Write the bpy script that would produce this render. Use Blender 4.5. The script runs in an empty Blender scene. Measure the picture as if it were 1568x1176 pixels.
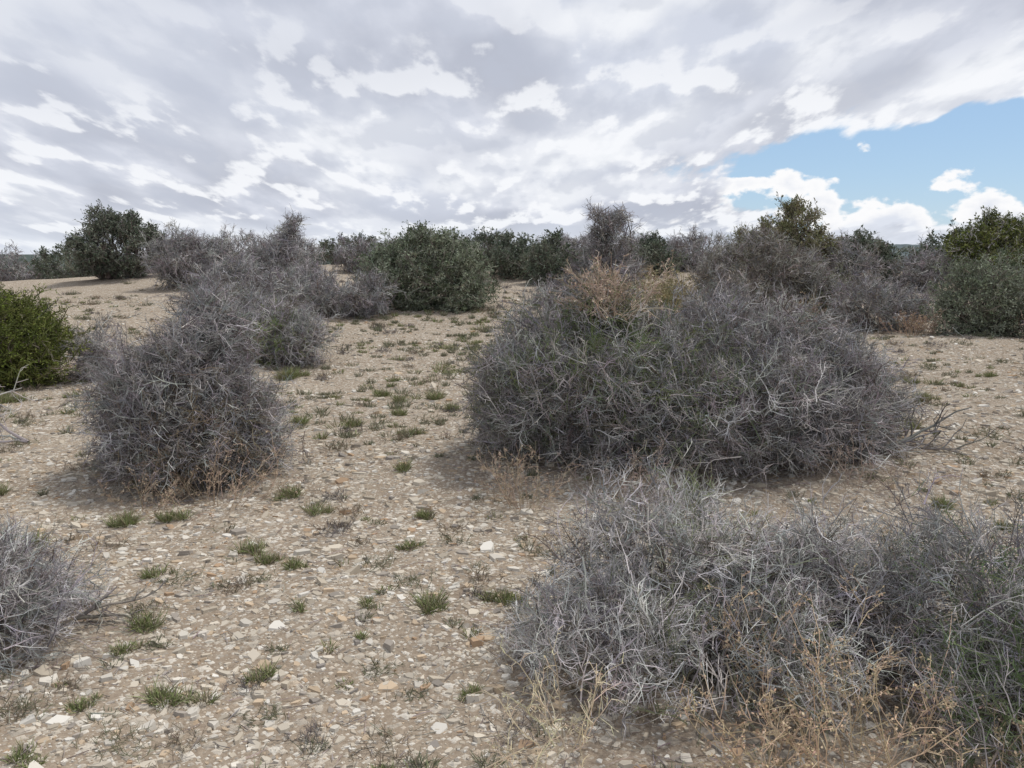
import bpy, math, numpy as np
from mathutils import Vector
scene = bpy.context.scene
scene.view_settings.view_transform = 'Standard'
scene.view_settings.look = 'None'
scene.view_settings.exposure = 0
SUN_EL, SUN_AZ = math.radians(62), math.radians(66)

# ------------------------------------------------------------ helpers
_r2 = np.random.default_rng(5)
_K = _r2.normal(size=(14, 2)); _K /= np.linalg.norm(_K, axis=1)[:, None]
_F = np.geomspace(0.25, 9.0, 14); _PH = _r2.uniform(0, 6.28, 14)
def height(x, y):
    x = np.asarray(x, float); y = np.asarray(y, float)
    h = np.zeros(np.broadcast(x, y).shape)
    for k, f, p in zip(_K, _F, _PH):
        h = h + (0.035 / (f ** 0.75)) * 0.8 * np.sin((k[0] * x + k[1] * y) * f + p)
    d = np.sqrt(x * x + y * y)
    s = np.clip((d - 44) / 110, 0, 1); s = s * s * (3 - 2 * s)
    r = np.clip((y - 15) / 26, 0, 1); r = r * r * (3 - 2 * r)
    h = h + 1.2 * r * np.exp(-((x - 2.5) / 18) ** 2)
    h = h + 0.40 * np.clip((d - 8) / 25, 0, 1) * np.exp(-((x + 12) / 9) ** 2 - ((y - 33) / 12) ** 2)
    return h - 10.0 * s

def unit(v):
    return v / (np.linalg.norm(v, axis=-1, keepdims=True) + 1e-9)

class MB:
    def __init__(s): s.v = []; s.f = []; s.c = []; s.m = []; s.n = 0
    def add(s, v, f, c, m=0):
        s.v.append(v); s.f.append(f + s.n); s.c.append(c)
        s.m.append(np.full(len(f), m, np.int32)); s.n += len(v)
    def build(s, name, mats, loc=(0, 0, 0), smooth=False, parent=None):
        v = np.concatenate(s.v) - np.array(loc); f = np.concatenate(s.f)
        c = np.concatenate(s.c); m = np.concatenate(s.m)
        me = bpy.data.meshes.new(name)
        me.vertices.add(len(v)); me.vertices.foreach_set('co', v.astype(np.float32).ravel())
        me.loops.add(len(f) * 4); me.loops.foreach_set('vertex_index', f.astype(np.int32).ravel())
        me.polygons.add(len(f))
        me.polygons.foreach_set('loop_start', np.arange(0, len(f) * 4, 4, dtype=np.int32))
        me.polygons.foreach_set('material_index', m)
        me.polygons.foreach_set('use_smooth', np.full(len(f), smooth))
        at = me.color_attributes.new('Col', 'FLOAT_COLOR', 'POINT')
        at.data.foreach_set('color', np.concatenate([c, np.ones((len(c), 1))], 1).astype(np.float32).ravel())
        for mt in mats: me.materials.append(mt)
        me.update(calc_edges=True)
        ob = bpy.data.objects.new(name, me); ob.location = loc
        scene.collection.objects.link(ob)
        return ob

def tubes(mb, P, R, C, sides=3, m=0):
    N, K, _ = P.shape
    if N == 0: return
    ax = unit(P[:, -1] - P[:, 0])
    ref = np.where(np.abs(ax[:, 2:3]) > 0.9, np.array([[1., 0, 0]]), np.array([[0, 0, 1.]]))
    u = unit(np.cross(ax, ref)); w = np.cross(ax, u)
    a = np.arange(sides) * 2 * math.pi / sides
    off = np.cos(a)[None, :, None] * u[:, None, :] + np.sin(a)[None, :, None] * w[:, None, :]
    V = P[:, :, None, :] + R[:, :, None, None] * off[:, None, :, :]
    if C.ndim == 2: C = np.repeat(C[:, None, :], K, 1)
    CC = np.repeat(C[:, :, None, :], sides, 2)
    base = (np.arange(N) * K * sides)[:, None, None]
    k = (np.arange(K - 1) * sides)[None, :, None]
    s = np.arange(sides)[None, None, :]; s2 = (s + 1) % sides
    f = np.stack([base + k + s, base + k + s2, base + k + sides + s2, base + k + sides + s], -1).reshape(-1, 4)
    mb.add(V.reshape(-1, 3), f, CC.reshape(-1, 3), m)

def grow(P0, D, L, K, wander, up, g):
    N = len(P0); pts = [P0]; d = unit(D); p = P0
    for i in range(K - 1):
        p = p + d * (L / (K - 1))[:, None]
        pts.append(p)
        d = unit(d + g.normal(size=(N, 3)) * wander + np.array([0, 0, up]))
    return np.stack(pts, 1)

def kids(P, m, a0, a1, g, t0=0.15):
    N, K, _ = P.shape
    idx = np.repeat(np.arange(N), m)
    t = g.uniform(t0, 1.0, N * m) * (K - 1)
    i = np.minimum(t.astype(int), K - 2); fr = (t - i)[:, None]
    A = P[idx, i]; B = P[idx, i + 1]
    pos = A + (B - A) * fr; tan = unit(B - A)
    r = g.normal(size=tan.shape); r = unit(r - tan * (r * tan).sum(1, keepdims=True))
    a = g.uniform(a0, a1, N * m)[:, None]
    return pos, tan * np.cos(a) + r * np.sin(a), idx

def leaves(mb, pos, D, size, asp, C, g, m=1):
    N = len(pos)
    if N == 0: return
    d = unit(D); w = unit(np.cross(d, g.normal(size=(N, 3))))
    s = (size * g.uniform(0.6, 1.3, N))[:, None]
    V = np.stack([pos, pos + d * s * 0.5 + w * s * asp * .5, pos + d * s, pos + d * s * 0.5 - w * s * asp * .5], 1)
    f = np.arange(N * 4).reshape(-1, 4)
    mb.add(V.reshape(-1, 3), f, np.repeat(C, 4, 0), m)

def jit(col, n, g, amt=0.25):
    c = np.array(col)[None, :] * g.uniform(1 - amt, 1 + amt, (n, 1)) * g.uniform(1 - amt * .25, 1 + amt * .25, (n, 3))
    return np.clip(c, 0.01, 0.95)

# ------------------------------------------------------------ materials
def vmat(name):
    m = bpy.data.materials.new(name); m.use_nodes = True
    nt = m.node_tree; nt.nodes.clear()
    a = nt.nodes.new('ShaderNodeAttribute'); a.attribute_name = 'Col'
    d = nt.nodes.new('ShaderNodeBsdfDiffuse'); d.inputs['Roughness'].default_value = .4
    o = nt.nodes.new('ShaderNodeOutputMaterial')
    nt.links.new(a.outputs['Color'], d.inputs['Color']); nt.links.new(d.outputs[0], o.inputs['Surface'])
    return m
M_TWIG = vmat('weathered_twig_bark')
M_LEAF = vmat('small_leaves')
M_STONE = vmat('limestone_chips')
M_GRASS = vmat('grass_blades')

# ------------------------------------------------------------ shrubs
GREY = (.30, .288, .288); PALE = (.60, .58, .57); BROWN = (.18, .155, .135)
SITES = []   # (x, y, radius) used for leaf litter on the soil

def sample_lobes(lobes, n, g, inner=0.55, bumpa=.28):
    lo = np.array(lobes, float); C = lo[:, :3]; Rr = lo[:, 3:6]
    area = (Rr[:, 0] * Rr[:, 1] * Rr[:, 2]) ** (2 / 3.); area /= area.sum()
    out_p = []; out_d = []; cnt = 0
    fr = g.uniform(2, 5, (6, 3)); pp = g.uniform(0, 6.28, 6)
    while cnt < n:
        k = n * 2
        li = g.choice(len(lo), k, p=area)
        d = unit(g.normal(size=(k, 3)))
        f = 1 - (1 - inner) * np.abs(g.beta(1, 2.2, k))
        bump = sum(np.sin((d * fr[i]).sum(1) * 1.7 + pp[i] + li) for i in range(6)) / 6
        f = f * (1 + bumpa * bump)
        p = C[li] + Rr[li] * d * f[:, None]
        ok = p[:, 2] > 0.03
        if len(lo) < 12:
            for j in range(len(lo)):
                q = np.linalg.norm((p - C[j]) / Rr[j], axis=1)
                ok &= (li == j) | (q > 0.7)
        else: ok[:] = True
        dn = unit(d / Rr[li])
        out_p.append(p[ok]); out_d.append(dn[ok]); cnt += ok.sum()
    return np.concatenate(out_p)[:n], np.concatenate(out_d)[:n]

def shrub(name, base, lobes, n, L=.35, r=.003, col=GREY, tip=PALE, tipf=.25, m1=7, m2=3, stems=14,
          leaf=0, leafsize=.03, leafcols=None, leafasp=.45, green=None, seed=1, up=.15, wander=.22, litter=True,
          stem_col=BROWN, stem_r=None, inner=.5, clump=.7, csz=.24, per=11, zs=None):
    g = np.random.default_rng(seed); mb = MB()
    if zs is None: zs = 1.0 if base[1] < 14 else (.88 if base[1] < 22 else (.82 if base[1] < 27 else .78))
    lobes = [(a, b, c * zs, d, e, f * zs) for (a, b, c, d, e, f) in lobes]
    bz = float(height(base[0], base[1])); B = np.array([base[0], base[1], bz])
    P, D = sample_lobes(lobes, n, g, inner)
    nc = max(4, n // per)
    Pc, Dc = sample_lobes(lobes, nc, g, .6, .34)
    hs = g.uniform(.6, 1.3, nc)
    ci = g.integers(0, nc, n); isc = g.random(n) < clump
    off = g.normal(size=(n, 3)) * np.array([1, 1, .8]) * (csz * np.mean(np.array(lobes)[:, 5]) * hs[ci])[:, None]
    P[isc] = (Pc[ci] + off)[isc]
    D[isc] = unit(Dc[ci] + unit(off) * .55)[isc]
    if len(lobes) < 12: P[:, 2] = np.maximum(P[:, 2], .03)
    D = unit(D * .85 + np.array([0, 0, up]) + g.normal(size=D.shape) * .42)
    Ls = L * g.uniform(.5, 1.3, n)
    lng = g.random(n) < .06; Ls[lng] *= 1.5; P[lng] += D[lng] * L * .25
    A = grow(P - D * (Ls * .75)[:, None], D, Ls, 4, wander, .0, g)
    if len(lobes) < 12: A[:, :, 2] = np.maximum(A[:, :, 2], .01)
    def cols(pos, k, tf):
        c = jit(col, k, g, .35)
        s = g.random(k) < tf
        c[s] = jit(tip, s.sum(), g, .2)
        s = g.random(k) < .14
        c[s] = jit(BROWN, s.sum(), g, .3)
        if green is not None:
            for (gx, gy, gz, gr, gc, pr) in green:
                dd = np.linalg.norm(pos - np.array([gx, gy, gz]), axis=1)
                s = (g.random(k) < pr * np.exp(-(dd / gr) ** 2))
                c[s] = jit(gc, s.sum(), g, .3)
        return c
    cA = cols(A[:, 0], n, tipf)
    tubes(mb, A + B, r * 1.5 * np.array([[1.2, 1, .8, .4]]) * g.uniform(.7, 1.3, (n, 1)), cA)
    p, d, ix = kids(A, m1, .4, 1.25, g)
    Lb = L * .5 * g.uniform(.35, 1.25, len(p))
    Bq = grow(p, d, Lb, 3, wander * 1.2, .03, g)
    cB = np.where(g.random((len(p), 1)) < .6, cA[ix], cols(p, len(p), tipf))
    tubes(mb, Bq + B, r * np.array([[.95, .75, .3]]) * np.ones((len(p), 1)), cB)
    Cq = None
    if m2:
        p2, d2, ix2 = kids(Bq, m2, .45, 1.3, g)
        Lc = L * .24 * g.uniform(.4, 1.3, len(p2))
        Cq = grow(p2, d2, Lc, 2, 0, 0, g)
        tubes(mb, Cq + B, r * np.array([[.7, .3]]) * np.ones((len(p2), 1)), cB[ix2])
    if stems:
        sel = g.choice(n, min(n, stems), replace=False)
        T = A[sel, 0]; k = len(sel); K = 8
        S = np.zeros((k, K, 3)); root = g.normal(size=(k, 3)) * np.array([.06, .06, 0])
        lo = np.array(lobes)
        dl = np.linalg.norm(T[:, None, :2] - lo[None, :, :2], axis=2).argmin(1)
        root[:, :2] += lo[dl, :2] * .6
        wob = g.normal(size=(k, K, 3)) * .06 * np.linalg.norm(T - root, axis=1)[:, None, None]
        for i in range(K):
            t = i / (K - 1)
            S[:, i] = root * (1 - t) + T * t + wob[:, i] * math.sin(t * math.pi)
            S[:, i, 2] += 0.12 * math.sin(t * math.pi) * T[:, 2]
        sr = stem_r if stem_r else r * 4
        rad = sr * (1.3 - np.linspace(0, 1, K))[None, :] * g.uniform(.5, 1.2, (k, 1))
        tubes(mb, S + B, rad, jit(stem_col, k, g, .3), sides=5)
        p3, d3, _ = kids(S, 8, .4, 1.2, g, .3)
        F = grow(p3, d3, L * .9 * g.uniform(.4, 1.2, len(p3)), 4, .3, .03, g)
        tubes(mb, F + B, r * 1.1 * np.array([[1.1, .9, .7, .4]]) * np.ones((len(p3), 1)), jit(col, len(p3), g, .4))
        p4, d4, _ = kids(F, 4, .4, 1.2, g, .2)
        F2 = grow(p4, d4, L * .4 * g.uniform(.4, 1.2, len(p4)), 3, .3, .03, g)
        tubes(mb, F2 + B, r * np.array([[.8, .6, .3]]) * np.ones((len(p4), 1)), jit(col, len(p4), g, .4))
    if leaf:
        src = Cq if Cq is not None else Bq
        ii = g.integers(0, len(src), leaf); t = g.random((leaf, 1))
        lp = src[ii, 0] * (1 - t) + src[ii, -1] * t
        ld = unit(src[ii, -1] - src[ii, 0]) + g.normal(size=(leaf, 3)) * .6
        ncl = len(leafcols); key = (ii // max(1, m1 * max(m2, 1)))
        hue = np.floor(np.abs(np.sin(key * 12.9898) * 43758.5453) % 1.0 * ncl).astype(int) % ncl
        lc = np.array(leafcols)[hue] * g.uniform(.7, 1.35, (leaf, 1))
        leaves(mb, lp + B, ld, leafsize, leafasp, lc, g)
    if litter:
        for l in lobes:
            SITES.append((base[0] + l[0], base[1] + l[1], max(l[3], l[4])))
    return mb.build(name, [M_TWIG, M_LEAF], loc=tuple(B))

SAGE = [(.25, .29, .20), (.19, .225, .15), (.31, .345, .26), (.11, .14, .085)]
JUN = [(.15, .18, .055), (.11, .14, .04), (.22, .24, .085), (.065, .085, .03)]
DGR = [(.13, .16, .115), (.18, .205, .155), (.085, .11, .075), (.22, .24, .185)]

# --- foreground / midground shrubs
shrub('blackbrush_shrub', (1.5, 7.3), [(-.83, -.05, .46, .88, .95, .72), (.35, .15, .47, 1.0, .95, .75), (1.0, .0, .30, .66, .8, .58), (-1.3, -.1, .34, .48, .7, .5), (0, -.45, .3, 1.1, .7, .5), (-.80, -.1, 1.16, .24, .24, .22), (.1, -.2, .12, 1.45, .8, .25)],
      5000, L=.30, r=.0027, m1=7, m2=2, stems=170, seed=3, stem_r=.012, tipf=.22, csz=.2, clump=.66,
      green=[(-.8, -.5, 1.05, .5, (.19, .23, .11), .62), (-.2, -.8, .75, .45, (.18, .21, .12), .4), (-1.5, -.3, .5, .45, (.2, .22, .16), .3), (-.78, -.2, 1.48, .24, (.46, .37, .28), 1.2)],
      leaf=7000, leafsize=.018, leafcols=[(.17, .2, .10), (.15, .17, .10), (.24, .2, .14)])
shrub('blackbrush_shrub', (-2.55, 6.9), [(0, 0, .36, .68, .62, .46), (.1, .05, .8, .4, .38, .42), (-.25, .1, .58, .42, .42, .40), (.18, -.1, .3, .44, .46, .38), (.2, .1, 1.18, .22, .22, .26), (0, 0, .12, .70, .6, .2)],
      2500, L=.28, r=.0026, m2=2, stems=100, seed=4, stem_r=.011, tipf=.2, csz=.22, green=[(.3, -.4, .2, .4, (.22, .18, .13), .4)])
shrub('blackbrush_shrub', (.85, 4.05), [(-.05, .12, .30, .56, .5, .37), (-.45, -.3, .13, .4, .4, .21), (.5, -.05, .23, .42, .38, .30), (0, -.6, .12, .55, .36, .23)],
      1500, L=.23, r=.0020, m2=2, stems=90, seed=5, stem_r=.010, tipf=.5, inner=.4, csz=.27, clump=.78, col=(.34, .33, .325), tip=(.66, .64, .62), stem_col=(.17, .145, .13),
      green=[(.1, .1, .62, .3, (.30, .32, .2), .3), (.1, -.8, .1, .5, (.19, .2, .13), .3)])
shrub('blackbrush_shrub', (2.05, 3.5), [(0, .1, .32, .52, .52, .36), (.5, -.3, .32, .6, .6, .42), (-.05, -.55, .16, .45, .5, .32), (-.36, .3, .2, .34, .38, .28)],
      1900, L=.24, r=.0018, m2=2, stems=90, seed=6, stem_r=.010, tipf=.22, inner=.4, csz=.26,
      green=[(.1, -.7, .35, .6, (.15, .195, .10), .8)], leaf=5000, leafsize=.012, leafcols=[(.13, .175, .085), (.16, .2, .10)])
shrub('blackbrush_shrub', (-2.42, 3.85), [(-.05, 0, .15, .42, .62, .25), (-.3, .2, .2, .5, .5, .28)],
      1000, L=.22, r=.0018, m2=2, stems=50, seed=7, stem_r=.009, tipf=.3, csz=.28)

# --- left edge juniper and companions
shrub('juniper_bush', (-7.0, 11.6), [(0, 0, .6, .95, .95, .62), (.35, -.2, .4, .65, .8, .42)], 1500, L=.28, r=.005, col=(.12, .13, .05), tip=(.16, .18, .07),
      leaf=60000, leafsize=.032, leafcols=[(.18, .215, .055), (.14, .18, .04), (.24, .26, .08), (.09, .12, .03)], seed=8, up=.3, stems=20, m2=2)
shrub('dead_shrub', (-5.75, 12.3), [(0, 0, .35, .35, .5, .45)], 200, L=.3, r=.003, seed=9, m2=2)
shrub('dead_shrub', (-3.75, 13.8), [(0, 0, .4, .72, .7, .50), (.4, -.1, .3, .5, .5, .38), (-.7, .5, .6, .7, .7, .55)], 950, L=.34, r=.0038, seed=10, stems=40, tipf=.22, m2=2,
      green=[(-.1, -.6, .3, .5, (.19, .24, .10), .6)], leaf=2500, leafsize=.03, leafcols=[(.18, .21, .1), (.19, .2, .14)])
shrub('dead_shrub', (-4.9, 16.2), [(0, 0, .8, 1.0, .8, .8), (-.2, 0, 1.3, .5, .5, .5)], 800, L=.36, r=.0045, seed=12, stems=30, m2=2)
# --- back left
shrub('juniper_tree', (-13.4, 30.5), [(-.5, 0, 1.25, .95, 1.1, .9), (.6, 0, 1.05, .95, 1.0, .8), (-.55, 0, 2.1, .4, .6, .6), (.6, .1, 1.8, .5, .7, .5), (-.9, 0, .7, .5, .6, .5), (-.1, 0, 1.8, .3, .4, .5)], 900, L=.45, r=.008,
      col=(.17, .165, .145), tip=(.27, .27, .23), leaf=20000, leafsize=.085, leafcols=DGR, seed=13, up=.6, stems=40, stem_r=.05, m1=6, m2=2, csz=.17, clump=.85, per=16, zs=.88)
shrub('dead_shrub', (-9.6, 26.5), [(0, 0, .85, 1.2, 1.0, .9), (.8, 0, .75, .9, .8, .8), (-.3, 0, 1.4, .7, .6, .7)], 800, L=.45, r=.0065, seed=14, stems=30, tipf=.18, m2=2)
shrub('dead_shrub', (-5.9, 23.5), [(0, 0, .75, 1.0, .9, .85), (.15, 0, 1.75, .25, .4, .75), (-.5, 0, 1.2, .5, .5, .55)], 750, L=.42, r=.006, seed=15, stems=30, tipf=.2, m2=2, zs=.9)
shrub('dead_shrub', (-4.2, 20.5), [(0, 0, .5, .75, .8, .55), (.9, .3, .5, .65, .7, .65), (-.7, .4, .65, .7, .7, .6)], 750, L=.36, r=.0055, seed=16, stems=30, tipf=.18, m2=2)
shrub('saltbush_shrub', (-2.15, 22.4), [(0, 0, .95, 1.3, 1.2, 1.0), (.85, -.2, .65, .72, 1.0, .8), (-.75, 0, .75, .75, 1.0, .85), (.15, -.1, 1.6, .7, .8, .5)], 1700, L=.34, r=.006,
      col=(.26, .27, .21), tip=(.38, .39, .32), leaf=38000, leafsize=.065, leafcols=SAGE, seed=17, up=.4, stems=40, m1=6, m2=2, csz=.18, zs=.96)
k = 30
for (x, y, w, h, kind) in [(-19.5, 40, 2.0, 2.0, 1), (-22.5, 41, 2.0, 1.9, 0), (-25.5, 41, 1.9, 2.1, 1), (-17.0, 42, 1.9, 1.7, 0), (-11.5, 38, 1.6, 1.9, 0), (-24, 37, 1.8, 1.4, 0), (-14.5, 39, 1.8, 1.6, 0),
                     (-8.3, 33, 1.4, 1.8, 0), (-5.9, 35, 1.4, 1.5, 0), (-3.9, 33, 1.5, 1.7, 0), (0.2, 32, 1.5, 1.6, 1), (-.9, 36, 1.6, 1.7, 1), (1.35, 29, .95, 1.75, 1), (2.2, 34, 1.5, 1.4, 0),
                     (4.6, 31, 1.3, 1.45, 1), (6.7, 33, 1.5, 1.6, 0), (5.6, 36, 1.5, 1.5, 0), (8.6, 27, 1.2, 1.5, 0), (10.6, 28, 1.1, 1.8, 0), (11.9, 30, .9, 1.9, 1), (13.3, 29, 1.2, 1.5, 0), (14.4, 38, 1.6, 1.8, 0), (12.3, 34, 1.4, 1.8, 0),
                     (17.5, 27, 1.4, 1.5, 0), (20.5, 36, 2.0, 2.4, 1), (12.0, 41, 2, 1.6, 1), (8.5, 40, 2, 1.6, 0), (-7.5, 42, 2.2, 1.6, 1), (23, 38, 2.2, 2.6, 1), (17.5, 36, 1.8, 2.0, 1), (3.6, 41, 2, 1.3, 0), (-2.8, 41, 2, 1.4, 0)]:
    k += 1
    lob = [(0, 0, h * .5, w * .75, w * .7, h * .5), (w * .4, 0, h * .36, w * .5, w * .5, h * .36), (-w * .45, .1, h * .42, w * .45, w * .5, h * .42), (w * (.3 - (k % 3) * .3), 0, h * .8, w * .25, w * .3, h * .3)]
    if kind: shrub('juniper_bush', (x, y), lob, 330, L=.42, r=.008, col=(.19, .195, .16), tip=(.28, .28, .24), leaf=6500, leafsize=.1, leafcols=DGR, seed=k, up=.4, stems=15, m1=5, m2=2, litter=y < 35, csz=.25, zs=.8)
    else: shrub('dead_shrub', (x, y), lob, 360, L=.42, r=.008, seed=k, stems=18, tipf=.18, m1=6, m2=2, litter=y < 35, csz=.3, zs=.8)
# low scrub along the crest
g = np.random.default_rng(77); lob = []
for i in range(150):
    x = g.uniform(-40, 42); y = g.uniform(40, 58); w = g.uniform(.7, 1.5); h = g.uniform(.4, .8)
    lob.append((x, y - 50, float(height(x, y)) - float(height(0, 50)) + h * .8, w, w, h))
shrub('distant_scrub', (0, 50), lob, 6500, L=.5, r=.011, seed=78, stems=0, m1=5, m2=1, tipf=.1, col=(.26, .255, .24), litter=False, clump=0, zs=1.0, leaf=18000, leafsize=.13, leafcols=DGR)
shrub('dead_shrub', (2.1, 20.5), [(0, 0, .85, .9, .9, .85), (.15, 0, 1.7, .5, .5, .75), (-.75, -.1, .5, .75, .8, .55), (-.15, 0, 2.3, .15, .2, .45), (.38, .1, 2.2, .13, .2, .5), (.1, 0, 2.1, .3, .3, .4)], 1100, L=.38, r=.0055, seed=18, stems=80, tipf=.15, col=(.27, .255, .255), m2=2, csz=.18, zs=.94)
shrub('dead_shrub', (5.6, 20.3), [(0, 0, 1.0, 1.2, 1.0, .95), (.7, .1, .75, .95, .9, .8), (-.6, 0, 1.05, .75, .7, .75), (.1, 0, 1.7, .5, .6, .5)], 1100, L=.38, r=.0055, seed=19, stems=50, tipf=.14, col=(.28, .265, .245), m2=2,
      leaf=5000, leafsize=.045, leafcols=[(.2, .2, .14), (.25, .22, .16)])
shrub('juniper_tree', (8.6, 28.3), [(.5, 0, 2.45, .65, .7, .5), (-.5, 0, 2.0, .75, .8, .5), (-1.2, 0, 1.6, .5, .6, .55), (1.0, 0, 1.5, .65, .7, .6), (0, 0, 1.0, 1.2, 1, .75), (.3, 0, 2.75, .45, .4, .3)], 750, L=.42, r=.008,
      col=(.23, .21, .15), tip=(.31, .28, .2), leaf=13000, leafsize=.085, leafcols=[(.23, .235, .12), (.18, .195, .095), (.28, .26, .15)], seed=20, up=.5, stems=60, stem_r=.06, m1=6, m2=2, clump=.8, csz=.22, per=18, zs=.86)
shrub('rabbitbrush_shrub', (7.2, 20.2), [(0, 0, .55, .6, .6, .65)], 300, L=.35, r=.005, col=(.19, .19, .13), leaf=4000, leafsize=.05, leafcols=[(.18, .2, .12), (.22, .23, .15)], seed=21, m2=2)
shrub('sagebrush_shrub', (7.4, 18.3), [(0, 0, .5, .9, .8, .65), (.7, .1, .45, .6, .6, .55)], 750, L=.32, r=.005, seed=22, tipf=.15, leaf=4000, leafsize=.035, leafcols=[(.24, .24, .2), (.27, .23, .18)], m2=2)
shrub('saltbush_shrub', (9.0, 16.9), [(0, 0, .7, .75, .75, .75), (.5, -.1, .5, .6, .6, .6), (-.45, -.1, .4, .5, .5, .5)], 850, L=.32, r=.005, col=(.22, .23, .18), tip=(.3, .31, .26), leaf=18000, leafsize=.05, leafcols=SAGE, seed=23, stems=25, m1=6, m2=2, zs=1)
for (x, y, sd_, sc) in [(15.1, 28.5, 24, 1.0), (17.3, 29.0, 25, 1.15), (19.4, 31, 27, 1.2)]:
    shrub('juniper_tree', (x, y), [(0, 0, 1.3 * sc, 1.05, 1.1, .9 * sc), (.9, 0, 1.15 * sc, .95, 1.1, .8 * sc), (.1, 0, 2.1 * sc, .45, .6, .5), (-.7, 0, 1.6 * sc, .5, .6, .5), (.8, 0, 1.9 * sc, .35, .4, .4)], 850, L=.42, r=.008, col=(.15, .16, .08), leaf=17000, leafsize=.085, leafcols=JUN, seed=sd_, up=.5, stem_r=.05, stems=35, m1=6, m2=2, csz=.19, clump=.85, per=16, zs=1)
shrub('dead_shrub', (9.9, 15.8), [(0, 0, .35, .5, .5, .45)], 280, L=.3, r=.004, seed=26, m2=2)

# ------------------------------------------------------------ dry forbs (tan skeleton weeds)
TAN = (.56, .44, .31)
def forb(name, x, y, w, h, n, col, seed, r=.0017, leafn=1500, ls=.012, lean=(0, 0), z0=0):
    g = np.random.default_rng(seed); mb = MB()
    z = float(height(x, y)) + z0; B = np.array([x, y, z])
    P0 = g.normal(size=(n, 3)) * np.array([w * .22, w * .22, 0])
    D = unit(P0 / w * 2.2 + np.array([lean[0], lean[1], .9]) + g.normal(size=(n, 3)) * .25)
    A = grow(P0, D, h * g.uniform(.5, 1.15, n), 6, .2, .05, g)
    tubes(mb, A + B, r * 1.4 * np.linspace(1.1, .5, 6)[None, :] * np.ones((n, 1)), jit(col, n, g, .25))
    p, d, ix = kids(A, 8, .5, 1.2, g, .25)
    Bq = grow(p, d, h * .26 * g.uniform(.3, 1.2, len(p)), 3, .3, .05, g)
    tubes(mb, Bq + B, r * np.array([[.9, .7, .35]]) * np.ones((len(p), 1)), jit(col, len(p), g, .3))
    p, d, ix = kids(Bq, 2, .5, 1.2, g, .25)
    Cq = grow(p, d, h * .09 * g.uniform(.3, 1.2, len(p)), 2, 0, 0, g)
    tubes(mb, Cq + B, r * np.array([[.7, .35]]) * np.ones((len(p), 1)), jit(col, len(p), g, .3))
    ii = g.integers(0, len(Cq), leafn); t = g.random((leafn, 1))
    lp = Cq[ii, 0] * (1 - t) + Cq[ii, 1] * t
    leaves(mb, lp + B, g.normal(size=(leafn, 3)), ls, .6, jit(col, leafn, g, .35), g)
    return mb.build(name, [M_TWIG, M_LEAF], loc=tuple(B))
forb('dry_weed', 1.25, 2.98, .6, .62, 34, TAN, 51, r=.002, leafn=3200)
forb('dry_weed', .92, 2.95, .35, .36, 14, TAN, 52, leafn=700)
forb('dry_weed', 1.55, 2.75, .4, .40, 18, (.48, .38, .27), 53, leafn=1000)
forb('dry_weed', .08, 5.95, .32, .42, 26, (.46, .37, .28), 54, leafn=1000)
forb('dry_weed', -2.1, 6.15, .5, .5, 30, (.46, .36, .27), 55, leafn=1500)
forb('dry_weed', -2.55, 6.1, .4, .3, 20, (.40, .32, .24), 56, leafn=700)
forb('dry_weed', .85, 5.95, .5, .42, 20, (.38, .31, .26), 57, leafn=600)
forb('dry_weed', 2.5, 6.25, .5, .4, 20, (.38, .31, .26), 58, leafn=600)
forb('dead_stem_tuft', .80, 7.0, .32, .50, 40, (.48, .39, .31), 65, r=.0035, leafn=1500, ls=.022, z0=1.12)
forb('dry_weed', 7.7, 17.0, .9, .5, 36, (.38, .29, .22), 59, r=.004, leafn=1200, ls=.03)
forb('dry_weed', 9.7, 15.9, .5, .6, 30, (.42, .33, .25), 60, r=.004, leafn=1200, ls=.03)
forb('dry_weed', 6.6, 19.2, .9, .7, 36, (.38, .3, .22), 61, r=.005, leafn=1300, ls=.04)
forb('dry_weed', 3.4, 20.5, 1.0, .8, 60, (.38, .34, .21), 62, r=.006, leafn=3500, ls=.05)
forb('dry_weed', 4.2, 22.5, 1.2, .9, 60, (.42, .37, .24), 63, r=.006, leafn=3500, ls=.05)
forb('dry_weed', 3.2, 24.5, 1.2, 1.1, 50, (.42, .34, .25), 64, r=.006, leafn=2500, ls=.05)
forb('straw_weed', .17, 3.15, .25, .42, 12, (.66, .58, .42), 66, r=.0022, leafn=60, lean=(-.2, -.2))
forb('straw_weed', .05, 2.85, .25, .25, 14, (.56, .48, .34), 67, leafn=60)

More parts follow.
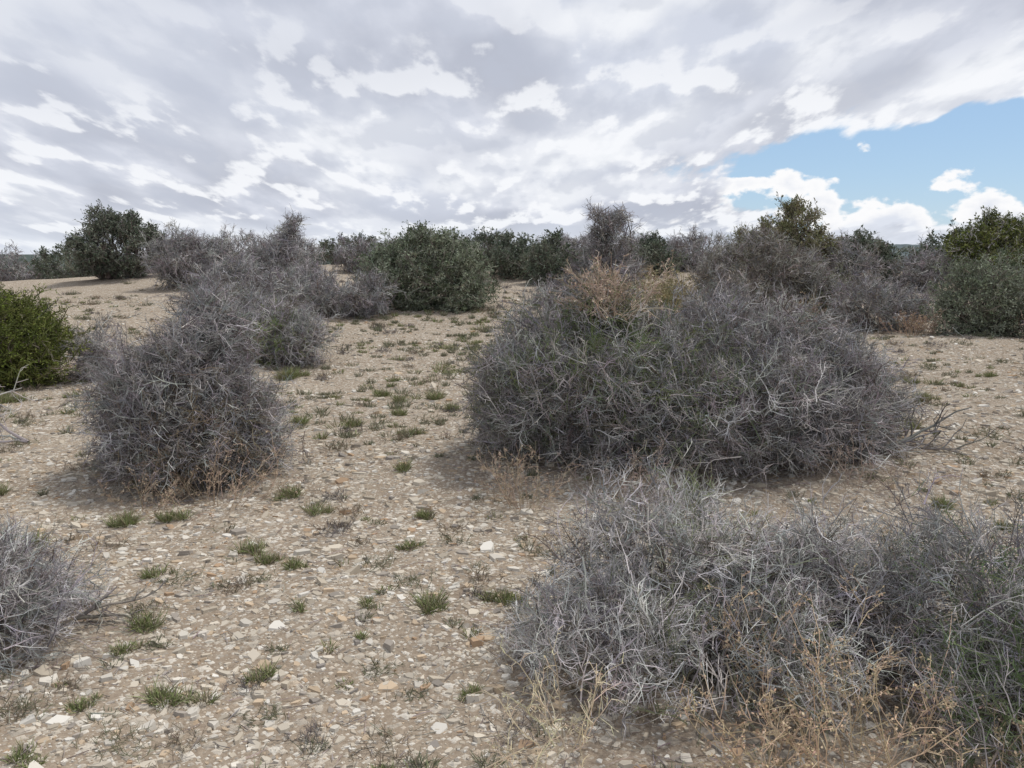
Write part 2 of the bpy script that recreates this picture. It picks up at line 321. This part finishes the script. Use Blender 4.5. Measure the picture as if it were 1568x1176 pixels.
# ------------------------------------------------------------ dead branches
def dead_branch(name, x, y, L, D, seed, r=.012, col=(.36, .34, .33), n=3, z0=.02):
    g = np.random.default_rng(seed); mb = MB()
    z = float(height(x, y)); B = np.array([x, y, z + z0])
    A = grow(np.zeros((n, 3)), np.array([D] * n) + g.normal(size=(n, 3)) * .25, L * g.uniform(.6, 1.1, n), 8, .2, 0, g)
    A[:, :, 2] = np.maximum(A[:, :, 2], .0)
    tubes(mb, A + B, r * np.linspace(1.2, .35, 8)[None] * g.uniform(.6, 1.1, (n, 1)), jit(col, n, g), sides=6)
    p, d, _ = kids(A, 6, .4, 1.1, g, .25)
    Q = grow(p, d, L * .4 * g.uniform(.3, 1.1, len(p)), 5, .25, 0, g); Q[:, :, 2] = np.maximum(Q[:, :, 2], 0)
    tubes(mb, Q + B, r * .45 * np.linspace(1, .4, 5)[None] * np.ones((len(p), 1)), jit(col, len(p), g), sides=4)
    p, d, _ = kids(Q, 3, .4, 1.1, g, .25)
    Q = grow(p, d, L * .15 * g.uniform(.3, 1.1, len(p)), 3, .25, 0, g); Q[:, :, 2] = np.maximum(Q[:, :, 2], 0)
    tubes(mb, Q + B, r * .25 * np.linspace(1, .5, 3)[None] * np.ones((len(p), 1)), jit(col, len(p), g), sides=3)
    return mb.build(name, [M_TWIG], loc=tuple(B))
dead_branch('fallen_branch', 3.05, 7.05, .8, (1, .1, .15), 71, .016, (.2, .19, .185))
dead_branch('fallen_branch', 3.3, 7.3, .5, (.2, -.2, .9), 72, .008)
dead_branch('fallen_branch', -5.9, 9.3, .9, (.4, .2, .6), 73, .014, (.5, .48, .45))
dead_branch('fallen_branch', -4.4, 7.9, .8, (-1, .3, .15), 74, .012)
dead_branch('fallen_branch', -2.15, 4.15, .4, (.9, .1, .12), 75, .010, (.25, .23, .21))
dead_branch('fallen_branch', .95, 4.0, .7, (.9, -.05, .18), 76, .018, (.14, .12, .105), n=3, z0=.18)
dead_branch('fallen_branch', 1.35, 5.0, .55, (-.5, -.2, .6), 77, .008, (.55, .53, .51))
dead_branch('fallen_branch', 2.0, 4.9, .5, (-.6, -.1, .4), 78, .008, (.45, .43, .42))
dead_branch('fallen_branch', .55, 6.45, .35, (-.3, -.3, .4), 79, .005, (.5, .48, .44), z0=.85)
dead_branch('fallen_branch', .85, 6.6, .35, (.4, -.3, .3), 80, .005, (.5, .48, .44), z0=1.0)

# ------------------------------------------------------------ gravel
def stones(mb, x, y, s, g, flat=.30):
    N = len(x); n = 6
    a = np.arange(n)[None, :] * 2 * math.pi / n + g.uniform(-.46, .46, (N, n)) + g.uniform(0, 6.28, (N, 1))
    el = g.uniform(.42, .95, (N, 1)); ro = g.uniform(0, 3.14, (N, 1))
    rr = s[:, None] * g.uniform(.6, 1.25, (N, n))
    def ring(k):
        px = rr * k * np.cos(a); py = rr * k * np.sin(a) * el
        X = px * np.cos(ro) - py * np.sin(ro); Y = px * np.sin(ro) + py * np.cos(ro)
        return np.stack([X, Y, np.zeros_like(X)], -1)
    hgt = s * g.uniform(.4, 1.3, (N,)) * flat
    lo = ring(1.0); up = ring(.86)
    lo[:, :, 2] -= .15 * s[:, None]; up[:, :, 2] += hgt[:, None]
    tl = g.normal(size=(N, 2)) * .17
    V = np.concatenate([lo, up], 1)
    V[:, 6:, 2] += V[:, 6:, 0] * tl[:, :1] + V[:, 6:, 1] * tl[:, 1:]
    V[:, :, 0] += x[:, None]; V[:, :, 1] += y[:, None]; V[:, :, 2] += height(x, y)[:, None]
    i = np.arange(6); j = (i + 1) % 6
    q = np.concatenate([np.stack([i, j, j + 6, i + 6], 1), np.array([[6, 7, 8, 9], [6, 9, 10, 11]])])
    F = (q[None] + (np.arange(N) * 12)[:, None, None]).reshape(-1, 4)
    pal = np.array([(.54, .485, .40), (.45, .395, .315), (.60, .56, .49), (.33, .295, .255), (.49, .39, .28), (.42, .30, .20), (.27, .245, .22), (.65, .62, .56)])
    ci = g.choice(8, N, p=[.27, .19, .17, .11, .12, .03, .03, .08])
    c = pal[ci] * g.uniform(.8, 1.12, (N, 1))
    mb.add(V.reshape(-1, 3), F, np.repeat(c, 12, 0))
g = np.random.default_rng(21); mb = MB()
NN = 190000
y = g.uniform(1.8, 24, NN); x = g.uniform(-1, 1, NN) * (.72 * 24 + 1.5)
keep = (np.abs(x) < .72 * y + 1.5)
dens = np.minimum(1, (6.0 / y) ** 1.1)
cl = .66 + .34 * np.sin(x * 1.9 + np.sin(y * 1.3) * 1.4) * np.sin(y * 2.3 + np.sin(x * 1.7) * 1.5 + 1)
keep &= (g.random(NN) < dens * cl)
x, y = x[keep], y[keep]
n2 = 10000; y2 = g.uniform(1.8, 7.5, n2); x2 = g.uniform(-1, 1, n2) * (.72 * y2 + 1.2)
x = np.r_[x, x2]; y = np.r_[y, y2]
s = np.clip(g.lognormal(math.log(.0165), .5, len(x)), .006, .055) * np.clip(.9 + y * .03, 1, 1.7)
stones(mb, x, y, s, g)
n2 = 13000; y2 = g.uniform(1.8, 5.5, n2); x2 = g.uniform(-1, 1, n2) * (.72 * y2 + 1.2)
stones(mb, x2, y2, g.uniform(.003, .009, n2), g, .6)
n2 = 1500; y2 = 1.8 + 16 * g.random(n2) ** .9; x2 = g.uniform(-1, 1, n2) * (.72 * y2 + 1.2)
stones(mb, x2, y2, g.uniform(.028, .055, n2), g, .20)
bx = np.array([-.16, -.10, 0.55, -1.15, -1.9, .15, -.9, -.75, -.85, .7, -.3]); by = np.array([5.2, 5.05, 5.25, 4.1, 5.6, 4.75, 3.9, 4.2, 4.1, 5.6, 8.2])
stones(mb, bx, by, np.array([.10, .06, .05, .05, .055, .045, .045, .055, .05, .05, .08]), g, .22)
mb.build('gravel', [M_STONE])

# ------------------------------------------------------------ grass tufts & small dead forbs
def blades(mb, x, y, n, rad, h, cols, g, wid=.0022):
    a = g.uniform(0, 6.28, n); rr = rad * np.sqrt(g.random(n)) * .5
    px = x + rr * np.cos(a); py = y + rr * np.sin(a)
    P0 = np.stack([px, py, height(px, py)], 1)
    D = unit(np.stack([np.cos(a) * rr / rad * 1.4, np.sin(a) * rr / rad * 1.4, np.ones(n) * .8], 1) + g.normal(size=(n, 3)) * .35)
    P = grow(P0, D, h * g.uniform(.4, 1.2, n), 3, .25, -.08, g)
    w = unit(np.cross(D, g.normal(size=(n, 3)))) * wid
    V = np.stack([P[:, 0] - w, P[:, 0] + w, P[:, 1] + w * .9, P[:, 1] - w * .9, P[:, 2] + w * .2, P[:, 2] - w * .2], 1)
    F = (np.array([[0, 1, 2, 3], [3, 2, 4, 5]])[None] + (np.arange(n) * 6)[:, None, None]).reshape(-1, 4)
    c = np.array(cols)[g.integers(0, len(cols), n)] * g.uniform(.7, 1.25, (n, 1))
    mb.add(V.reshape(-1, 3), F, np.repeat(c, 6, 0))
GC = [(.24, .28, .12), (.19, .225, .09), (.28, .31, .16), (.34, .30, .19), (.30, .26, .19)]
GD = [(.22, .235, .15), (.19, .2, .14), (.29, .26, .19)]
g = np.random.default_rng(33); mb = MB()
for (x, y, r_, h) in [(-.42, 4.3, .15, .10), (-.08, 4.45, .14, .11), (-1.4, 3.42, .2, .09), (-1.75, 3.35, .10, .05), (-1.78, 4.1, .14, .10), (-1.78, 3.85, .12, .07), (-.71, 4.3, .09, .07), (-1.07, 4.25, .07, .07),
                    (-3.0, 5.4, .18, .12), (-1.6, 5.2, .12, .10), (-1.45, 5.05, .1, .08), (-2.6, 5.75, .2, .12), (-2.3, 5.85, .16, .12), (-1.35, 5.9, .12, .1), (-2.85, 6.6, .15, .1), (-1.62, 6.3, .12, .12), (-3.9, 6.4, .2, .12),
                    (-.85, 6.8, .12, .1), (-.62, 5.85, .1, .08), (-.95, 8.3, .14, .1), (-1.6, 8.8, .14, .12), (-1.2, 9.4, .14, .12), (-2.2, 9.1, .15, .13), (-.65, 9.8, .13, .14), (-1.3, 10.3, .16, .14), (-1.6, 10.8, .16, .14),
                    (-.9, 10.5, .14, .13), (-.65, 5.2, .1, .07), (-1.1, 3.65, .08, .08), (-1.75, 3.0, .12, .05), (-.5, 3.0, .08, .05), (-.18, 3.55, .08, .05), (-.28, 2.85, .1, .05),
                    (2.9, 5.8, .12, .1), (3.1, 5.4, .1, .1), (5.0, 11.0, .16, .1), (6.2, 11.4, .16, .1), (7.5, 12, .16, .1), (-2.0, 4.8, .1, .08), (-1.25, 4.95, .1, .08), (3.6, 7.8, .18, .12), (-3.3, 12.5, .35, .2), (-6.0, 10.4, .3, .15), (4.4, 9.5, .2, .12)]:
    for q in range(6):
        blades(mb, x + g.normal() * r_ * .28, y + g.normal() * r_ * .28, int(g.uniform(.4, 1.2) * 55 * max(.5, r_ / .12)), r_ * .42, h * g.uniform(.5, 1.05), GC, g, .0016 + y * .0001)
for i in range(1000):
    y = 2.8 + 22 * g.random() ** .9; x = g.uniform(-.66, .66) * y
    if (math.sin(x * 1.1 + 1) + math.sin(y * .9 + x * .5)) < -.3 and g.random() < .75: continue
    q = g.random()
    blades(mb, x, y, int(g.integers(16, 60)), g.uniform(.03, .12) * (1 + y * .03), g.uniform(.02, .06) * (1 + y * .015), GC if q < .28 else GD, g, wid=.0015 + y * .0002)
for i in range(560):   # greener low cover on the flat between the shrubs
    y = g.uniform(8, 22); x = -.5 + g.normal() * 2.3 + (y - 8) * .02
    blades(mb, x, y, int(g.integers(25, 70)), g.uniform(.08, .22), g.uniform(.05, .11), GC if g.random() < .4 else GD, g, wid=.0015 + y * .00022)
mb.build('grass_tufts', [M_GRASS])

mb = MB(); g = np.random.default_rng(34)
pts = [( -.45, 3.15, .22), (-.35, 2.75, .3), (-1.1, 3.9, .1), (-.6, 3.75, .14), (-1.5, 4.6, .14), (-.35, 5.3, .15), (-.95, 5.3, .1), (.15, 4.65, .14), (-1.9, 4.3, .15), (-2.5, 5.3, .2), (-.2, 7.4, .3), (.0, 3.2, .2), (.2, 5.1, .15), (-1.95, 3.3, .2), (-1.0, 3.35, .15), (.35, 4.7, .12)]
for i in range(700):
    y = 2.8 + 26 * g.random() ** .85; pts.append((g.uniform(-.68, .68) * y, y, g.uniform(.06, .2) * (1 + y * .03)))
for (x, y, w) in pts:
    n = 26; P0 = np.array([x, y, float(height(x, y))]) + g.normal(size=(n, 3)) * np.array([w * .3, w * .3, 0])
    D = unit(g.normal(size=(n, 3)) + np.array([0, 0, .4])); D[:, 2] = np.abs(D[:, 2])
    A = grow(P0, D, w * .45 * g.uniform(.4, 1.1, n), 3, .3, 0, g)
    cc = [(.19, .17, .16), (.24, .2, .15), (.17, .17, .11)][g.integers(0, 3)]
    tubes(mb, A, (.0011 + y * .00013) * np.array([[1.1, .9, .5]]) * np.ones((n, 1)), jit(cc, n, g, .3))
    p, d, _ = kids(A, 5, .4, 1.1, g, .2)
    Q = grow(p, d, w * .2 * g.uniform(.4, 1.1, len(p)), 2, 0, 0, g)
    tubes(mb, Q, (.0008 + y * .0001) * np.array([[1, .6]]) * np.ones((len(p), 1)), jit(cc, len(p), g, .3))
mb.build('low_dead_forbs', [M_TWIG])

mb = MB(); g = np.random.default_rng(35)
n = 9000; ss = np.array(SITES); ns = ss[ss[:, 1] < 15]; si = g.integers(0, len(ns), n)
px = ns[si, 0] + g.normal(size=n) * ns[si, 2] * .75; py = ns[si, 1] + g.normal(size=n) * ns[si, 2] * .75
n3 = 4000; yy = g.uniform(2.4, 12, n3); px = np.r_[px, g.uniform(-.7, .7, n3) * yy]; py = np.r_[py, yy]; n = len(px)
P0 = np.stack([px, py, height(px, py) + .008], 1)
a = g.uniform(0, 6.28, n); D = np.stack([np.cos(a), np.sin(a), g.uniform(-.02, .15, n)], 1)
A = grow(P0, D, g.uniform(.02, .12, n), 3, .15, 0, g)
tubes(mb, A, .0016 * g.uniform(.6, 1.6, (n, 1)) * np.array([[1, .9, .6]]), jit((.28, .25, .23), n, g, .4))
mb.build('twig_litter', [M_TWIG])

# ------------------------------------------------------------ ground
def graded(n, far, c):
    t = np.linspace(-1, 1, n); k = 8.5
    return c + np.sinh(t * k) / math.sinh(k) * far
xs = graded(520, 3500, 0.0); ys = graded(560, 3500, 5.0)
X, Y = np.meshgrid(xs, ys); Z = height(X, Y)
V = np.stack([X, Y, Z], -1).reshape(-1, 3)
ny, nx = X.shape
ii, jj = np.meshgrid(np.arange(ny - 1), np.arange(nx - 1), indexing='ij')
b = (ii * nx + jj).ravel()
F = np.stack([b, b + 1, b + nx + 1, b + nx], 1)
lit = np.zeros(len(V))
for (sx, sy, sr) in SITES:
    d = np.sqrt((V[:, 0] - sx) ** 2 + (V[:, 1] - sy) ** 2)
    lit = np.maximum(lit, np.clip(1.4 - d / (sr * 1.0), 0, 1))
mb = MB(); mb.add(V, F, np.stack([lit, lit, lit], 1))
gm = bpy.data.materials.new('gravelly_soil'); gm.use_nodes = True
nt = gm.node_tree; N = nt.nodes; Lk = nt.links; N.clear()
bs = N.new('ShaderNodeBsdfDiffuse'); bs.inputs['Roughness'].default_value = .5
go = N.new('ShaderNodeOutputMaterial'); Lk.new(bs.outputs[0], go.inputs['Surface'])
tc = N.new('ShaderNodeTexCoord')
def noise(sc, det=5, ro=.6, vec=None):
    n = N.new('ShaderNodeTexNoise'); n.inputs['Scale'].default_value = sc; n.inputs['Detail'].default_value = det; n.inputs['Roughness'].default_value = ro
    Lk.new(vec or tc.outputs['Object'], n.inputs['Vector']); return n.outputs['Fac']
def ramp(src, st):
    r = N.new('ShaderNodeValToRGB'); el = r.color_ramp.elements
    while len(el) < len(st): el.new(.5)
    for e, (p, c) in zip(el, st): e.position = p; e.color = (*c, 1) if len(c) == 3 else c
    Lk.new(src, r.inputs[0]); return r.outputs[0]
def mix(f, a, b_, t='MIX'):
    m = N.new('ShaderNodeMix'); m.data_type = 'RGBA'; m.blend_type = t
    for s_, v in ((m.inputs[0], f), (m.inputs[6], a), (m.inputs[7], b_)):
        if hasattr(v, 'links'): Lk.new(v, s_)
        else: s_.default_value = v if isinstance(v, float) else (*v, 1)
    return m.outputs[2]
def mth(op, a, b_=None):
    m = N.new('ShaderNodeMath'); m.operation = op
    for i, v in enumerate((a, b_)):
        if v is None: continue
        if hasattr(v, 'links'): Lk.new(v, m.inputs[i])
        else: m.inputs[i].default_value = v
    return m.outputs[0]
soil = ramp(noise(1.3, 4, .65), [(.3, (.245, .195, .145)), (.5, (.32, .26, .195)), (.7, (.385, .325, .25))])
n38 = noise(38, 4, .7)
soil = mix(.5, soil, ramp(n38, [(.3, (.16, .12, .09)), (.55, (.335, .275, .215)), (.75, (.46, .40, .32))]))
def pebbles(sc, thr):
    v = N.new('ShaderNodeTexVoronoi'); v.inputs['Scale'].default_value = sc; Lk.new(tc.outputs['Object'], v.inputs['Vector'])
    v.distance = 'MANHATTAN'
    sep = N.new('ShaderNodeSeparateColor'); Lk.new(v.outputs['Color'], sep.inputs[0])
    size = mth('MULTIPLY', sep.outputs[0], thr)
    edge = mth('SUBTRACT', size, v.outputs['Distance'])
    mask = mth('GREATER_THAN', edge, 0.0)
    col = ramp(sep.outputs[1], [(0, (.32, .285, .24)), (.3, (.44, .39, .32)), (.6, (.54, .485, .405)), (.9, (.61, .57, .50)), (1, (.42, .32, .22))])
    return mask, col, mth('MAXIMUM', edge, 0.0)
m1_, c1_, e1 = pebbles(19, .88); m2_, c2_, e2 = pebbles(42, .92)
c = mix(m2_, soil, c2_); c = mix(m1_, c, c1_)
at = N.new('ShaderNodeAttribute'); at.attribute_name = 'Col'
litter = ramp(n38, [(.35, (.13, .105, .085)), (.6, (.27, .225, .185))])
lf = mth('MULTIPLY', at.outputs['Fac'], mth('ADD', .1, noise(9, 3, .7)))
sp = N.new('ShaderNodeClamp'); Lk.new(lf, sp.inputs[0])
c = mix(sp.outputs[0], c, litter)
cd = N.new('ShaderNodeVectorMath'); cd.operation = 'LENGTH'; Lk.new(tc.outputs['Object'], cd.inputs[0])
far = N.new('ShaderNodeMapRange'); far.inputs[1].default_value = 50; far.inputs[2].default_value = 120; Lk.new(cd.outputs['Value'], far.inputs[0])
c = mix(far.outputs[0], c, (.085, .105, .095))  # far plain: bluish aerial haze painted into the ground colour
Lk.new(c, bs.inputs['Color'])
bp = N.new('ShaderNodeBump'); bp.inputs['Strength'].default_value = .8; bp.inputs['Distance'].default_value = .025
hh = mth('ADD', mth('MULTIPLY', e1, .8), mth('ADD', mth('MULTIPLY', e2, .5), mth('MULTIPLY', n38, .6)))
Lk.new(hh, bp.inputs['Height']); Lk.new(bp.outputs[0], bs.inputs['Normal'])
mb.build('ground', [gm], smooth=True)

# ------------------------------------------------------------ distant hills
def hills(name, y0, x0, x1, hmax, seed, colA, colB, base=-10.2, dep=500):
    g = np.random.default_rng(seed); nx, ny = 260, 24
    xs = np.linspace(x0, x1, nx); ts = np.linspace(0, 1, ny)
    X, T = np.meshgrid(xs, ts); Y = y0 + T * dep
    u = (X - x0) / (x1 - x0)
    prof = np.zeros_like(X)
    for f in (1.3, 2.7, 5.1, 11, 23, 41): prof += np.sin(u * f * 6.28 + g.uniform(0, 6.28) + T * f * .3) / f ** .9
    prof = .62 + .16 * prof
    env = np.clip(u * 6, 0, 1) * np.clip((1 - u) * 6, 0, 1)
    Z = base + hmax * prof * env * np.sin(T * math.pi) ** .8 + g.normal(size=X.shape) * hmax * .015
    V = np.stack([X, Y, Z], -1).reshape(-1, 3)
    ii, jj = np.meshgrid(np.arange(ny - 1), np.arange(nx - 1), indexing='ij'); b = (ii * nx + jj).ravel()
    F = np.stack([b, b + 1, b + nx + 1, b + nx], 1)
    mt = bpy.data.materials.new(name + '_hazed_woodland'); mt.use_nodes = True; n_ = mt.node_tree; bb = n_.nodes['Principled BSDF']
    no = n_.nodes.new('ShaderNodeTexNoise'); no.inputs['Scale'].default_value = .03; no.inputs['Detail'].default_value = 6
    t_ = n_.nodes.new('ShaderNodeTexCoord'); n_.links.new(t_.outputs['Object'], no.inputs['Vector'])
    r = n_.nodes.new('ShaderNodeValToRGB'); r.color_ramp.elements[0].position = .4; r.color_ramp.elements[0].color = (*colA, 1)
    r.color_ramp.elements[1].position = .62; r.color_ramp.elements[1].color = (*colB, 1)
    n_.links.new(no.outputs['Fac'], r.inputs[0]); n_.links.new(r.outputs[0], bb.inputs['Base Color']); bb.inputs['Roughness'].default_value = 1
    m = MB(); m.add(V, F, np.ones((len(V), 3)) * .2); m.build(name, [mt], smooth=True)
hills('distant_hills', 1100, 300, 1300, 32, 3, (.05, .075, .085), (.085, .11, .11))  # woodland colours with bluish distance haze painted in

# ------------------------------------------------------------ sky
w = bpy.data.worlds.new('World'); scene.world = w; w.use_nodes = True
nt = w.node_tree; N = nt.nodes; Lk = nt.links; N.clear()
out = N.new('ShaderNodeOutputWorld'); bg = N.new('ShaderNodeBackground'); bg.inputs['Strength'].default_value = .1
Lk.new(bg.outputs[0], out.inputs[0])
sky = N.new('ShaderNodeTexSky'); sky.sky_type = 'NISHITA'; sky.sun_disc = False
sky.sun_elevation = SUN_EL; sky.sun_rotation = SUN_AZ; sky.altitude = 1500; sky.dust_density = 1.0
tc = N.new('ShaderNodeTexCoord'); sx = N.new('ShaderNodeSeparateXYZ'); Lk.new(tc.outputs['Generated'], sx.inputs[0])
az = mth('ARCTAN2', sx.outputs[0], sx.outputs[1])
el = mth('ARCSINE', mth('MINIMUM', mth('MAXIMUM', sx.outputs[2], 0.0), 1.0))
def comb(a, b_, c_=0.0):
    m = N.new('ShaderNodeCombineXYZ')
    for i, v in enumerate((a, b_, c_)):
        if hasattr(v, 'links'): Lk.new(v, m.inputs[i])
        else: m.inputs[i].default_value = v
    return m.outputs[0]
def sm(v, a, b_, o0=0.0, o1=1.0):
    m = N.new('ShaderNodeMapRange'); m.interpolation_type = 'SMOOTHSTEP'
    m.inputs[1].default_value = a; m.inputs[2].default_value = b_; m.inputs[3].default_value = o0; m.inputs[4].default_value = o1
    Lk.new(v, m.inputs[0]); return m.outputs[0]
def gauss(cx, cy, rx, ry, tilt=0.0):
    dx = mth('SUBTRACT', az, cx); dy = mth('SUBTRACT', el, cy)
    dy = mth('SUBTRACT', dy, mth('MULTIPLY', dx, tilt))
    a = mth('POWER', mth('ABSOLUTE', mth('DIVIDE', dx, rx)), 2.0); b_ = mth('POWER', mth('ABSOLUTE', mth('DIVIDE', dy, ry)), 2.0)
    return mth('EXPONENT', mth('MULTIPLY', mth('ADD', a, b_), -1.0))
qx = mth('DIVIDE', mth('MULTIPLY', az, 3.1), mth('ADD', el, .22))
qy = mth('MULTIPLY', mth('LOGARITHM', mth('ADD', el, .09), 2.71828), 2.9)
def cn(ox, oy, sc, det=6, ro=.5, dist=.0):
    v = comb(mth('ADD', qx, ox), mth('ADD', qy, oy)); n = N.new('ShaderNodeTexNoise'); n.noise_dimensions = '2D'
    n.inputs['Scale'].default_value = sc; n.inputs['Detail'].default_value = det; n.inputs['Roughness'].default_value = ro; n.inputs['Distortion'].default_value = dist
    Lk.new(v, n.inputs['Vector']); return n.outputs['Fac']
n1 = cn(3.1, 7.7, .7); n1b = cn(3.1, 8.05, .7, 2)
big = cn(11.0, 2.0, .4, 2, .5)
n2 = cn(2.3, 9.7, 1.3, 7, .54); n2b = cn(2.3, 9.90, 1.3, 3, .5)
blue = gauss(.45, .110, .27, .044, .12)
blue2 = gauss(.56, .045, .36, .055, 0.0)
cov = mth('SUBTRACT', mth('ADD', mth('ADD', mth('MULTIPLY', n1, .5), mth('MULTIPLY', n2, .5)), .30), mth('MULTIPLY', mth('ADD', blue, mth('MULTIPLY', blue2, .9)), .50))
alpha = sm(cov, .46, .55)
lit_ = sm(mth('SUBTRACT', n1, n1b), -.12, .14)
thick = sm(big, .36, .62)
dark = mix(thick, (6.5, 6.9, 7.9), (4.8, 5.1, 6.0))
bri = mix(thick, (9.0, 9.2, 9.6), (7.0, 7.3, 8.2))
cc = mix(lit_, dark, bri)
band = gauss(.15, .13, .6, .05, .10)
cc = mix(mth('MULTIPLY', band, .25), cc, (8.8, 9.0, 9.4))
puff = mth('MULTIPLY', sm(mth('SUBTRACT', n2, n2b), -.01, .08), sm(n2, .44, .56))
pm = mth('MULTIPLY', puff, sm(el, .12, .27, .95, .45))
under = mth('MULTIPLY', sm(mth('SUBTRACT', n2b, n2), .0, .12), .4)
cc = mix(under, cc, (5.1, 5.5, 6.5))
cc = mix(pm, cc, (9.4, 9.55, 9.9))
lgrey = gauss(-.45, .22, .35, .10, 0.0)
cc = mix(mth('MULTIPLY', lgrey, .55), cc, (6.1, 6.5, 7.5))
rgrey = gauss(.5, .26, .2, .035, 0.0)
cc = mix(mth('MULTIPLY', rgrey, .6), cc, (4.8, 5.1, 6.0))
haze = sm(el, .0, .05, .75, 0.0)
cc = mix(mth('MULTIPLY', haze, .6), cc, (8.0, 8.5, 9.2))
blueCol = mix(.5, sky.outputs[0], (4.1, 6.3, 9.2))
v = comb(mth('MULTIPLY', az, 13.0), mth('MULTIPLY', el, 22.0)); nn = N.new('ShaderNodeTexNoise'); nn.noise_dimensions = '2D'; nn.inputs['Scale'].default_value = 1.0; nn.inputs['Detail'].default_value = 7; nn.inputs['Roughness'].default_value = .52
Lk.new(v, nn.inputs['Vector'])
cu = mth('ADD', nn.outputs['Fac'], mth('MULTIPLY', mth('SUBTRACT', .058, el), 5.0))
cua = sm(cu, .49, .56)
cush = sm(cu, .56, .80)
cucol = mix(cush, (9.8, 9.8, 9.9), (7.4, 7.8, 8.7))
base = mix(cua, blueCol, cucol)
final = mix(alpha, base, cc)
Lk.new(final, bg.inputs['Color'])

# ------------------------------------------------------------ sun + camera
sd = bpy.data.lights.new('sun', 'SUN'); sd.energy = 2.9; sd.angle = math.radians(6); sd.color = (1, .96, .90)
so = bpy.data.objects.new('sun', sd); scene.collection.objects.link(so)
S = Vector((math.sin(SUN_AZ) * math.cos(SUN_EL), math.cos(SUN_AZ) * math.cos(SUN_EL), math.sin(SUN_EL)))
so.rotation_euler = S.to_track_quat('Z', 'Y').to_euler(); so.location = S * 50
cam = bpy.data.cameras.new('camera'); co = bpy.data.objects.new('camera', cam); scene.collection.objects.link(co)
cam.sensor_width = 36; cam.lens = 31.2; cam.clip_end = 9000; cam.clip_start = .05
co.location = (0, 0, 1.7); co.rotation_euler = (math.radians(90 - 8.5), 0, 0)
scene.camera = co
